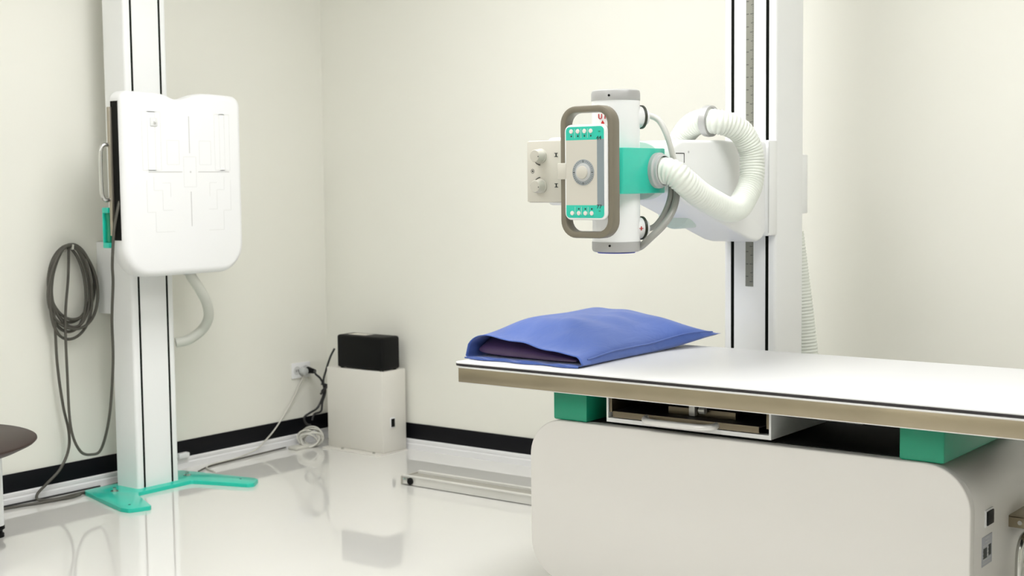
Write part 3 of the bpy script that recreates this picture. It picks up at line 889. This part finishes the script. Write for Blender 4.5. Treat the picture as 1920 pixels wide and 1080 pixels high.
# steel frame ring
fm = newbm()
O = rrect(TXL, TXR, TYF, TYB, .006, 3); I = rrect(TXL + .03, TXR - .03, TYF + .03, TYB - .03, .004, 3)
ring_extrude(fm, O, I, 'z', 0.642, 0.6865, .0015)
obj('steel_frame', fm, 'steel', pt, sharp=25)
fl = newbm()
ring_extrude(fl, rrect(TXL - .001, TXR + .001, TYF - .0015, TYB + .0015, .006, 3), rrect(TXL + .03, TXR - .03, TYF + .03, TYB - .03, .004, 3), 'z', 0.685, 0.6885, .0008)
obj('frame_lip', fl, 'lip', pt, sharp=25)
fl = newbm()
ring_extrude(fl, rrect(TXL - .0005, TXR + .0005, TYF - .0008, TYB + .0008, .006, 3), rrect(TXL + .03, TXR - .03, TYF + .03, TYB - .03, .004, 3), 'z', 0.6405, 0.6425, .0006)
obj('frame_lip', fl, 'lip', pt, sharp=25)
obj('top_edge_band', add_extrude(newbm(), rrect(TXL - .032, TXR + .012, TYF + .012, TYB - .004, .03, 8), 'z', 0.689, 0.697, .001, .001, 2), 'edge', pt)
obj('tabletop', add_extrude(newbm(), rrect(TXL - .032, TXR + .012, TYF + .012, TYB - .004, .03, 8), 'z', 0.6965, TH, 0, .0012, 2), 'tabletop', pt)
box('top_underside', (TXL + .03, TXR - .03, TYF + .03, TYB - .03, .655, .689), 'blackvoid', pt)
# base
BX0, BX1, BZ0, BZ1, BYF, BYB = 2.374, 3.708, 0.06, 0.543, -1.52, -.92
bo = rrect(BX0, BX1, BZ0, BZ1, .115, 14)
obj('front_panel', add_extrude(newbm(), bo, 'y', BYF + .03, BYF, .002, .004, 3), 'ivory', pt, sharp=40)
bo2 = rrect(BX0 + .002, BX1 - .002, BZ0 + .002, BZ1 - .002, .113, 14)
obj('base_body', add_extrude(newbm(), bo2, 'y', BYB, BYF + .032, .01, .002, 3), 'ivory', pt, sharp=40)
obj('panel_joint', add_extrude(newbm(), rrect(BX0 + .006, BX1 - .006, BZ0 + .006, BZ1 - .006, .11, 14), 'y', BYF + .026, BYF + .036), 'print_mid', pt)
box('plinth', (BX0 + .10, BX1 - .10, BYF + .05, BYB - .05, 0, .065), 'black', pt)
box('gap_shade_sheet', (2.50, 3.56, BYF + .045, BYB - .02, BZ1 - .004, BZ1 + .0015), 'blackvoid', pt)  # black sheet painting the shade between base top and tabletop
for x0, x1 in ((2.455, 2.575), (3.522, 3.638)):
    bm = newbm(); add_box(bm, x0, x1, -1.512, -.93, BZ1 + .0005, .6400, .006, 2)
    obj('support_block', bm, 'green_dark', pt)
# bucky drawer unit
DX0, DX1, DZ0, DZ1, DYF, DYB = 2.640, 3.165, .553, .645, -1.505, -1.12
bm = newbm()
add_box(bm, DX0, DX1, DYF, DYB, DZ0, DZ0 + .012)
add_box(bm, DX0, DX0 + .006, DYF, DYB, DZ0 + .012, DZ1)
add_box(bm, DX1 - .006, DX1, DYF, DYB, DZ0 + .012, DZ1)
add_box(bm, DX0 + .006, DX1 - .006, DYB - .006, DYB, DZ0 + .012, DZ1)
cu = obj('cassette_unit', bm, 'white', pt)
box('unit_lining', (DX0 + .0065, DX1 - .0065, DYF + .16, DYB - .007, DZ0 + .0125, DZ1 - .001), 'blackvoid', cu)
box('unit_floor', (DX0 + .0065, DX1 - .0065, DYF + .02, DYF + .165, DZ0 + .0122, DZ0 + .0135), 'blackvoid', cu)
for x0, x1 in ((DX0 + .0065, DX0 + .016), (DX1 - .016, DX1 - .0065)):
    box('guide_rail', (x0, x1, DYF + .004, DYF + .16, DZ0 + .028, DZ1 - .02), 'bronze', cu, bev=.001)
box('tray_lip', (DX0 + .026, DX1 - .032, DYF - .008, DYF - .004, DZ0 + .016, DZ0 + .034), 'bronze', cu, bev=.001)
box('tray_bed', (DX0 + .026, DX1 - .032, DYF - .004, DYF + .16, DZ0 + .030, DZ0 + .034), 'edge', cu)
box('cassette_clamp', (DX0 + .18, DX1 - .13, DYF + .045, DYF + .058, DZ0 + .034, DZ0 + .056), 'bronze', cu, bev=.002)
bm = newbm(); add_box(bm, DX0 + .255, DX0 + .275, DYF + .03, DYF + .05, DZ0 + .036, DZ0 + .066, .003); add_cyl(bm, (DX0 + .29, DYF + .03, DZ0 + .055), (DX0 + .31, DYF + .03, DZ0 + .055), .01, seg=16, bev=.002)
obj('clamp_latch', bm, 'lip', cu)
hb = newbm()
add_tube(hb, spline([(DX0 + .14, DYF - .004, DZ0 + .025), (DX0 + .145, DYF - .024, DZ0 + .022), (DX0 + .17, DYF - .036, DZ0 + .02), (DX0 + .22, DYF - .04, DZ0 + .02), (DX0 + .30, DYF - .04, DZ0 + .02), (DX0 + .335, DYF - .036, DZ0 + .02), (DX0 + .36, DYF - .024, DZ0 + .022), (DX0 + .365, DYF - .004, DZ0 + .025)], 6), .0095, 12)
obj('tray_handle', hb, 'lip', cu, sharp=80)
box('terminal_box', (3.165, 3.30, -1.22, -1.12, .565, .642), 'white', pt, bev=.003)
# end-face fittings
XE = BX1 - .002
sw = box('switch_bezel', (XE - .004, XE + .0035, -1.412, -1.354, .374, .418), 'trim', pt, bev=.002)
box('switch_rocker', (XE + .003, XE + .007, -1.407, -1.359, .378, .414), 'black', sw, bev=.002)
lb = box('rating_label', (XE - .002, XE + .0012, -1.430, -1.356, .277, .352), 'label', pt)
bm = newbm()
for k in range(8):
    z = .347 - k * .0088
    y0 = -1.424 + (.018 if k < 2 else 0); y1 = -1.362 - (.016 if k < 2 else random.uniform(0, .012))
    add_box(bm, XE + .001, XE + .0016, y0, y1, z - (.0035 if k in (4, 5) else .002), z)
obj('label_lines', bm, 'print_mid', lb)
bm = newbm()
add_box(bm, XE + .001, XE + .0017, -1.422, -1.395, .296, .322); add_box(bm, XE + .001, XE + .0017, -1.383, -1.364, .298, .326)
obj('label_blocks', bm, 'print', lb)
bk = newbm()
add_box(bk, XE - .002, XE + .085, -1.224, -1.218, .338, .368, .001); add_box(bk, XE - .002, XE + .085, -1.224, -1.00, .364, .369, .001); add_box(bk, XE + .08, XE + .086, -1.224, -1.00, .338, .368, .001)
br = obj('steel_bracket', bk, 'steel', pt)
cyl('bracket_bolt', (XE + .03, -1.2235, .353), (XE + .03, -1.228, .353), .006, 'chrome', br, seg=12)
tube('foot_rail', [(XE - .002, -1.245, .11), (XE + .02, -1.245, .112), (XE + .032, -1.245, .13), (XE + .034, -1.245, .20), (XE + .034, -1.243, .26), (XE + .034, -1.232, .293), (XE + .034, -1.205, .312), (XE + .034, -1.16, .316), (XE + .034, -1.05, .316), (XE + .03, -1.02, .316), (XE + .015, -1.005, .316), (XE - .002, -1.0, .316)], .0095, 'chrome', br, seg=12)

# ------------------------------------------------------------------ pillow
pw = thing('pillow', 'blue cloth pillow with an open end lying on the patient table', 'pillow', (2.35, -1.16, TH))
NX, NY = 44, 60
PX0, PX1, PY0, PY1 = 2.110, 2.552, -1.500, -.790
def smooth(t):
    t = max(0, min(1, t)); return t * t * (3 - 2 * t)
def pillow_pt(u, v, top, grow=0.0):
    # u across (x), v along (y); pinched far corners
    x = PX0 + (PX1 - PX0) * u; y = PY0 + (PY1 - PY0) * v
    pin = smooth((v - .55) / .45)
    x += (0.5 - u) * 2 * .014 * math.sin(math.pi * v)
    y += -.020 * pin * math.sin(math.pi * u) + .022 * pin * pin * u ** 4
    x += .058 * pin * pin * u ** 3
    su = max(0.0, math.sin(math.pi * u))
    left = max(0.0, 1 - (1 - min(u / .33, 1)) ** 2) ** .40
    right = 1.0 if u < .48 else max(0.0, math.cos((u - .48) / .52 * math.pi / 2)) ** .52
    hv = .109 + .004 * math.sin(math.pi * v)
    if v > .80:
        hv *= max(0, math.cos((v - .80) / .20 * math.pi / 2)) ** .75
    h = hv * left * right
    if v < .3:
        # mouth: taller on the left, flatter on the right
        k = 1 - smooth(v / .3)
        h = h * (1 - k) + k * max(0.0, 1 - (1 - min(u / .26, 1)) ** 2) ** .45 * (.083 - .060 * u) * (1 if u < .97 else (1 - u) / .03)
    lift = .030 * pin * (abs(u - .5) * 2) ** 3 + .006
    wr = su * (.0035 * math.sin(15 * u + 6 * v) * math.sin(9 * v + 4 * u) + .0022 * math.sin(31 * v - 12 * u) * math.exp(-((u - .75) / .2) ** 2) + .002 * math.sin(26 * u + 14 * v) * math.exp(-((v - .15) / .15) ** 2))
    if top:
        z = TH + .003 + lift + h + wr
    else:
        z = TH + .0015 + lift * smooth((v - .6) / .4) + (.004 * math.sin(9 * u) ** 2 * (1 - smooth(v / .1)))
    return Vector((x, y, z))
bm = newbm()
g = {}
for s in (1, 0):
    for i in range(NX + 1):
        for j in range(NY + 1):
            if s == 0 and (i in (0, NX) or j == NY):
                g[(0, i, j)] = g[(1, i, j)]
            else:
                g[(s, i, j)] = bm.verts.new(pillow_pt(i / NX, j / NY, s == 1))
for s in (1, 0):
    for i in range(NX):
        for j in range(NY):
            q = [g[(s, i, j)], g[(s, i + 1, j)], g[(s, i + 1, j + 1)], g[(s, i, j + 1)]]
            q = list(dict.fromkeys(q))
            bm.faces.new(q if s else q[::-1])
pc = obj('pillowcase', bm, 'blue', pw, sharp=80)
sm = pc.modifiers.new('thickness', 'SOLIDIFY'); sm.thickness = .0025; sm.offset = -1
# loose lower hem at the open end
hem = newbm()
rows = []
for i in range(41):
    u = i / 40
    x = PX0 + .005 + (PX1 - PX0 - .01) * u
    rows.append([hem.verts.new((x, PY0 - .0 + .03, TH + .004)), hem.verts.new((x, PY0 - .012 - .012 * math.sin(u * 9) ** 2, TH + .006 + .006 * math.sin(u * 13) ** 2)), hem.verts.new((x, PY0 - .010 - .012 * math.sin(u * 9) ** 2, TH + .0015))])
for i in range(40):
    for k in range(2):
        hem.faces.new((rows[i][k], rows[i + 1][k], rows[i + 1][k + 1], rows[i][k + 1]))
obj('hem', hem, 'blue', pw, sharp=80)
# seam along the right side
tube('seam', [tuple(pillow_pt(.985, v / 20, True) + Vector((.004, 0, .001))) for v in range(1, 20)], .0022, 'blue', pw, seg=6, n=3)
# inner cushion seen in the mouth
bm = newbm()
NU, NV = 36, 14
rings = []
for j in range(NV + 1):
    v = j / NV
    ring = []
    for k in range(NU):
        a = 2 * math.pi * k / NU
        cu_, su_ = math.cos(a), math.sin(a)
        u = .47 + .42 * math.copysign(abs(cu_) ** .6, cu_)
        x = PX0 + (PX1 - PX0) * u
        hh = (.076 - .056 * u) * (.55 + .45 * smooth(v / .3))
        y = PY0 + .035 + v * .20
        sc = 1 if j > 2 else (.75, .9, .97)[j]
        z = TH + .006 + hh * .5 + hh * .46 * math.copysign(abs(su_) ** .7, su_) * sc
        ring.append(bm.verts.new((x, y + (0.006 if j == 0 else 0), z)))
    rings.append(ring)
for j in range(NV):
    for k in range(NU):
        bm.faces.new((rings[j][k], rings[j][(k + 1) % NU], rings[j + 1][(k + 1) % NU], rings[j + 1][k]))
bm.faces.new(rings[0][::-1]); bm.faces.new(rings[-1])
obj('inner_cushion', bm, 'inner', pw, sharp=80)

# ------------------------------------------------------------------ low round table
LX, LY, LZ, LR = .462, -2.43, .40, .41
lt = thing('low_round_table', 'low round table with dark brown top and white legs at the left edge', 'table', (LX, LY, 0))
obj('table_top', add_lathe(newbm(), (LX, LY, LZ), (0, 0, -1), [(0, 0), (LR - .006, 0), (LR, .003), (LR + .001, .007), (LR - .006, .014), (LR - .05, .034), (LR - .07, .036), (0, .036)], 96, False), 'brown', lt, sharp=30)
a0 = math.atan2(-2.078 - LY, .401 - LX)
for k in range(4):
    a = a0 + k * math.pi / 2
    x, y = LX + .357 * math.cos(a), LY + .357 * math.sin(a)
    lg = cyl('leg', (x, y, .04), (x, y, LZ - .03), .028, 'white', lt, seg=28)
    obj('foot', add_lathe(newbm(), (x, y, .042), (0, 0, -1), [(0, 0), (.029, 0), (.030, .012), (.022, .018), (.022, .026), (.027, .030), (.027, .042), (0, .042)], 24, False), 'black', lg)
